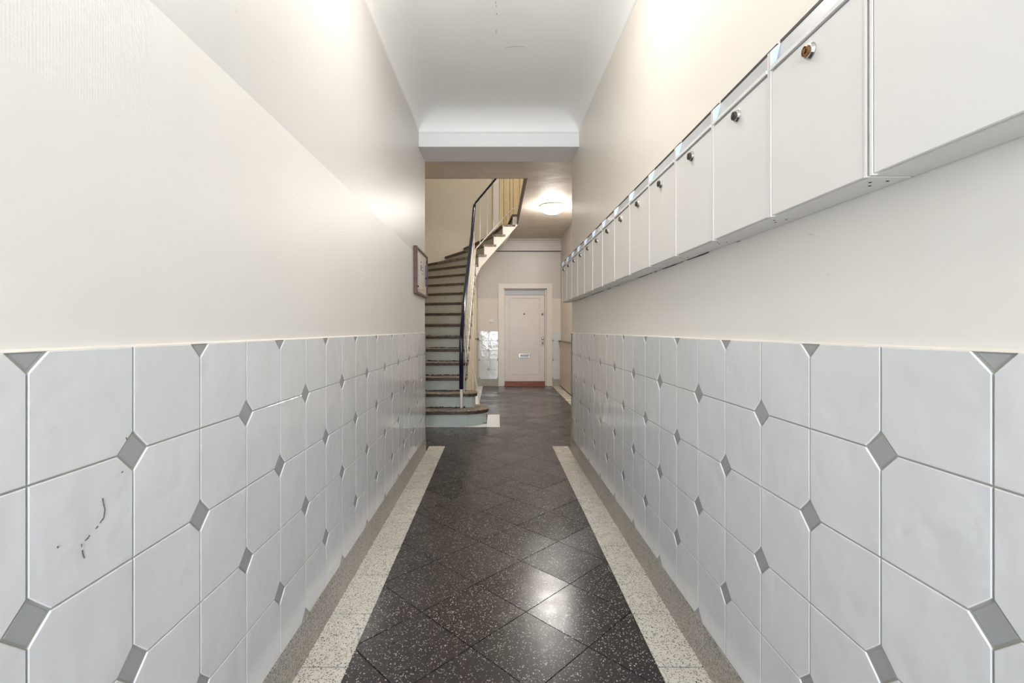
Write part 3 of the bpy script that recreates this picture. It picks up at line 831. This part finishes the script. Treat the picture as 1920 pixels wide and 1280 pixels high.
# ================================================================== MAILBOXES
def mbx(k): return 0.830 + 0.2972 * k
XF = 0.650
ZB0, ZT0, ZD = 1.441, 1.833, 1.786
ords = ['nearest', 'second', 'third', 'fourth', 'fifth', 'sixth', 'seventh', 'eighth', 'ninth', 'tenth', 'eleventh', 'twelfth', 'thirteenth', 'last']
for q, k in enumerate(range(-1, 13)):
    y0, y1 = mbx(k), mbx(k + 1)
    if k == -1: y0, y1 = y0 - 0.004, y1 - 0.005
    O = Vector((WR, (y0 + y1) / 2, ZB0))
    t = empty('mailbox', O)
    lab = 'white steel mailbox on the right wall, %s in the row from the street end' % ords[q]
    if q == 0: lab = 'largest nearest white mailbox on the right wall, lock out of view'
    if q == 13: lab = 'last white mailbox of the right wall row, overhanging the wall corner'
    tag(t, lab, 'mailbox', 'white mailboxes in a row on the right wall')
    g = 0.0012; sw = 0.0055
    b = MB(O)
    ya, yb = y0 + g, y1 - g
    b.box(XF + 0.010, WR - 0.002, ya + sw, yb - sw, ZB0, ZB0 + 0.004)            # bottom
    b.box(WR - 0.006, WR - 0.002, ya + sw, yb - sw, ZB0 + 0.004, ZT0 + 0.026)    # back
    b.box(XF + 0.028, WR - 0.006, ya + sw, yb - sw, ZT0 + 0.022, ZT0 + 0.026)    # top
    for yy in (ya, yb - sw):                                                       # cheeks
        b.sweep([(XF, yy, ZB0), (WR - 0.002, yy, ZB0), (WR - 0.002, yy, ZT0 + 0.026), (XF + 0.028, yy, ZT0 + 0.026), (XF, yy, ZT0)], (0, sw, 0))
    b.box(XF + 0.008, XF + 0.012, ya + sw, yb - sw, ZB0 + 0.004, ZB0 + 0.03)
    b.build('body', M['box'], t)
    d = MB(O); d.box(XF + 0.0015, XF + 0.0075, ya + sw + 0.0016, yb - sw - 0.0016, ZB0 + 0.002, ZD - 0.004)
    door = d.build('door', M['box'], t, bevel=0.0012)
    # sloping flap in the throw-in slot, lip below it and a dark strip along the flap's upper edge
    f = MB(O); f.sweep([(XF + 0.010, ya + sw, ZD + 0.008), (XF + 0.024, ya + sw, ZT0 + 0.020), (XF + 0.027, ya + sw, ZT0 + 0.020), (XF + 0.013, ya + sw, ZD + 0.008)], (0, yb - ya - 2 * sw, 0))
    f.build('mail_flap', M['box_flap'], t)
    l = MB(O); l.sweep([(XF - 0.003, ya + sw, ZD), (XF - 0.003, ya + sw, ZD + 0.009), (XF + 0.012, ya + sw, ZD + 0.013), (XF + 0.012, ya + sw, ZD)], (0, yb - ya - 2 * sw, 0))
    l.build('lip', M['box_edge'], t)
    tp = MB(O); tp.box(XF + 0.0225, XF + 0.0285, ya + sw, yb - sw, ZT0 + 0.0195, ZT0 + 0.0265); tp.build('edge_strip', M['dark_metal'], t)
    ck = MB(O); ck.sweep([(XF + 0.001, yb - sw - 0.0008, ZD + 0.003), (XF + 0.010, yb - sw - 0.0008, ZD + 0.010), (XF + 0.0235, yb - sw - 0.0008, ZT0 + 0.019), (XF + 0.001, yb - sw - 0.0008, ZT0 - 0.003)], (0, 0.0006, 0))
    ck.build('slot_cheek', M['box_side'], t)
    yc, zl = (y0 + y1) / 2, 1.750
    r = MB((XF, yc, zl)); r.lathe((XF + 0.002, yc, zl), (-1, 0, 0), [(0.0165, 0), (0.0165, 0.003), (0.014, 0.008), (0.0115, 0.009), (0.0115, 0.006)], 20)
    lk = r.build('lock', M['chrome'], door)
    r = MB((XF, yc, zl)); r.lathe((XF - 0.003, yc, zl), (-1, 0, 0), [(0.0112, 0), (0.0112, 0.009), (0.009, 0.010), (0.009, 0.0085), (0.005, 0.0085), (0.005, 0.011), (0.0, 0.011)], 18)
    r.build('lock_core', M['brass'] if q == 1 or q == 6 else M['dark_metal'], door)
    if q < 6:
        for hx, hy in ((0.03, 0.03), (0.045, 0.05), (0.055, 0.022)):
            r = MB(O); r.lathe((XF + hx, y0 + hy, ZB0 + 0.0004), (0, 0, -1), [(0.0026, 0), (0.0026, 0.001), (0, 0.001)], 8)
            r.build('screw_hole', M['hole'], t)

for _ in range(26):
    y = random.uniform(1.2, 4.5); ln = random.choice((0.02, 0.04, 0.09, 0.16)); z = ZB0 - 0.001
    if y + ln > YER: continue
    ribbon(wall_right, 'grime_line', [(WR, y, z), (WR, y + ln * 0.5, z - 0.001), (WR, y + ln, z)], random.uniform(0.002, 0.005), (-1, 0, 0), 'scuff')

# ================================================================== NOTICE BOARD
NB = Vector((-.69, 4.24, 1.475))
nb = tag(empty('notice_board', NB), 'brown framed notice board with papers at the end of the left wall', 'notice board')
fy0, fy1, fz0, fz1, fx = 3.93, 4.545, 1.475, 1.875, -.660
for nm, y0, y1, z0, z1 in (('frame_bar', fy0, fy0 + 0.03, fz0, fz1), ('frame_bar', fy1 - 0.03, fy1, fz0, fz1), ('frame_bar', fy0 + 0.03, fy1 - 0.03, fz0, fz0 + 0.022), ('frame_bar', fy0 + 0.03, fy1 - 0.03, fz1 - 0.018, fz1)):
    mb = MB(NB); mb.box(WL + 0.001, fx, y0, y1, z0, z1); mb.build(nm, M['frame_wood'], nb, bevel=0.003)
mb = MB(NB); mb.box(WL + 0.002, fx - 0.012, fy0 + 0.03, fy1 - 0.03, fz0 + 0.02, fz1 - 0.016); mb.build('backing_board', M['cream_paper'], nb)
px = fx - 0.012
def sheet(nm, y0, y1, z0, z1, mat, d=0.002):
    mb = MB(NB); mb.box(px, px + d, y0, y1, z0, z1); return mb.build(nm, M[mat], nb)
s1 = sheet('notice_sheet', 3.97, 4.20, 1.525, 1.835, 'paper')
s2 = sheet('notice_sheet', 4.12, 4.30, 1.60, 1.80, 'paper', 0.004)
s3 = sheet('notice_sheet', 4.24, 4.40, 1.535, 1.74, 'cream_paper', 0.003)
s4 = sheet('blue_card', 4.44, 4.505, 1.60, 1.78, 'blue_paper', 0.006)
for i, (y0, y1, z) in enumerate([(4.15, 4.20, 1.765), (4.145, 4.215, 1.735), (4.15, 4.20, 1.722), (4.15, 4.21, 1.709), (4.15, 4.195, 1.696), (4.24, 4.28, 1.73), (4.24, 4.285, 1.70), (4.24, 4.275, 1.67)]):
    mb = MB(NB); mb.box(px + 0.004, px + 0.0046, y0, y1, z, z + 0.008); mb.build('print_line', M['ink'], s2)
for y, z in ((4.43, 1.655), (4.43, 1.585), (4.475, 1.81), (3.985, 1.54)):
    mb = MB(NB); mb.lathe((px + 0.006, y, z), (1, 0, 0), [(0.008, 0), (0.008, 0.008), (0.006, 0.01), (0, 0.01)], 10); mb.build('pin', M['ink'], nb)
mb = MB(NB); mb.lathe((fx - 0.014, 4.12, fz1), (0, 0, 1), [(0.008, 0), (0.008, 0.008), (0, 0.009)], 10); mb.build('hanger', M['dark_metal'], nb)

# ================================================================== CEILING LAMPS
def ceiling_lamp(x, y, z, r, strength, label, col=(1.0, 0.96, 0.91, 1), drop=0.0):
    t = tag(empty('ceiling_lamp', (x, y, z)), label, 'lamp')
    O = (x, y, z)
    if drop:      # bowl hung a little below the ceiling on a canopy and stem
        mb = MB(O); mb.lathe(O, (0, 0, -1), [(0.05, 0), (0.05, 0.012), (0.012, 0.02), (0.012, drop + 0.01)], 20); mb.build('canopy', M['white_plastic'], t)
        O2_ = Vector((x, y, z - drop))
        prof = [(0, 0.0), (r * 0.7, 0.0), (r * 0.97, 0.012)] + [(r * math.cos(a), 0.02 + 0.105 * math.sin(a)) for a in [i * math.pi / 2 / 10 for i in range(10)]] + [(0, 0.125)]
        mb = MB(O2_); mb.lathe(O2_, (0, 0, -1), prof, 40); mb.build('glass_shade', emit('lit_opal_glass', col, strength), t, smooth=True)
        return t
    mb = MB(O); mb.lathe(O, (0, 0, -1), [(r * 0.97, 0), (r * 1.0, 0.004), (r * 1.0, 0.022), (r * 0.94, 0.026)], 40); mb.build('base_ring', M['white_plastic'], t)
    prof = [(r * 0.96 * math.cos(a), 0.024 + 0.105 * math.sin(a)) for a in [i * math.pi / 2 / 10 for i in range(10)]] + [(0, 0.129)]
    mb = MB(O); mb.lathe(O, (0, 0, -1), prof, 40); mb.build('glass_shade', emit('lit_opal_glass', col, strength), t, smooth=True)
    return t
hl = ceiling_lamp(0.85, 7.18, ZC, 0.19, LAMP_HALL, 'lit white glass bowl lamp on the hall ceiling')
mb = MB((0.85, 7.18, ZC)); mb.tube([(1.03, 7.18, ZC - 0.004), (XHR, 7.18, ZC - 0.004)], 0.004, 6); mb.build('cable', M['white_plastic'], hl)
ceiling_lamp(0.02, 1.90, 3.003, 0.17, LAMP_PASSAGE, 'lit white glass bowl lamp on the passage ceiling above the mailboxes', drop=0.07)
ceiling_lamp(0.75, 7.4, 6.2, 0.19, LAMP_UPPER_ADDED * 3, 'unseen bowl lamp added to light the stairwell from above')  # out-of-view lamp, added to light the upper stairwell

# ================================================================== SMALL THINGS
SO2 = Vector((-.106, YB, 1.36))
sw = tag(empty('light_switch', SO2), 'white light switch on the back wall left of the door', 'switch')
mb = MB(SO2); mb.box(-.147, -.065, YB - 0.010, YB - 0.0005, 1.318, 1.402); mb.build('plate', M['white_plastic'], sw, bevel=0.003)
mb = MB(SO2); mb.sweep([(-.135, YB - 0.010, 1.33), (-.135, YB - 0.022, 1.33), (-.135, YB - 0.012, 1.39), (-.135, YB - 0.010, 1.39)], (0.058, 0, 0)); mb.build('rocker', M['white_plastic'], sw)

CB = Vector((XHR, 9.0, 0))
cb = tag(empty('wall_cupboard', CB), 'low cream cupboard panel with a dark ledge on the right hall wall', 'cupboard')
mb = MB(CB); mb.box(XHR - 0.02, XHR - 0.0005, 7.9, 9.84, 0.02, 0.93); mb.build('panel', M['panel_wood'], cb, bevel=0.003)
mb = MB(CB); mb.box(XHR - 0.05, XHR - 0.0005, 7.88, 9.85, 0.932, 0.95); mb.build('ledge', M['tread'], cb, bevel=0.003)
mb = MB(CB); mb.box(XHR - 0.024, XHR - 0.0005, 7.9, 9.84, 0.0007, 0.02); mb.build('plinth', M['dark_metal'], cb)
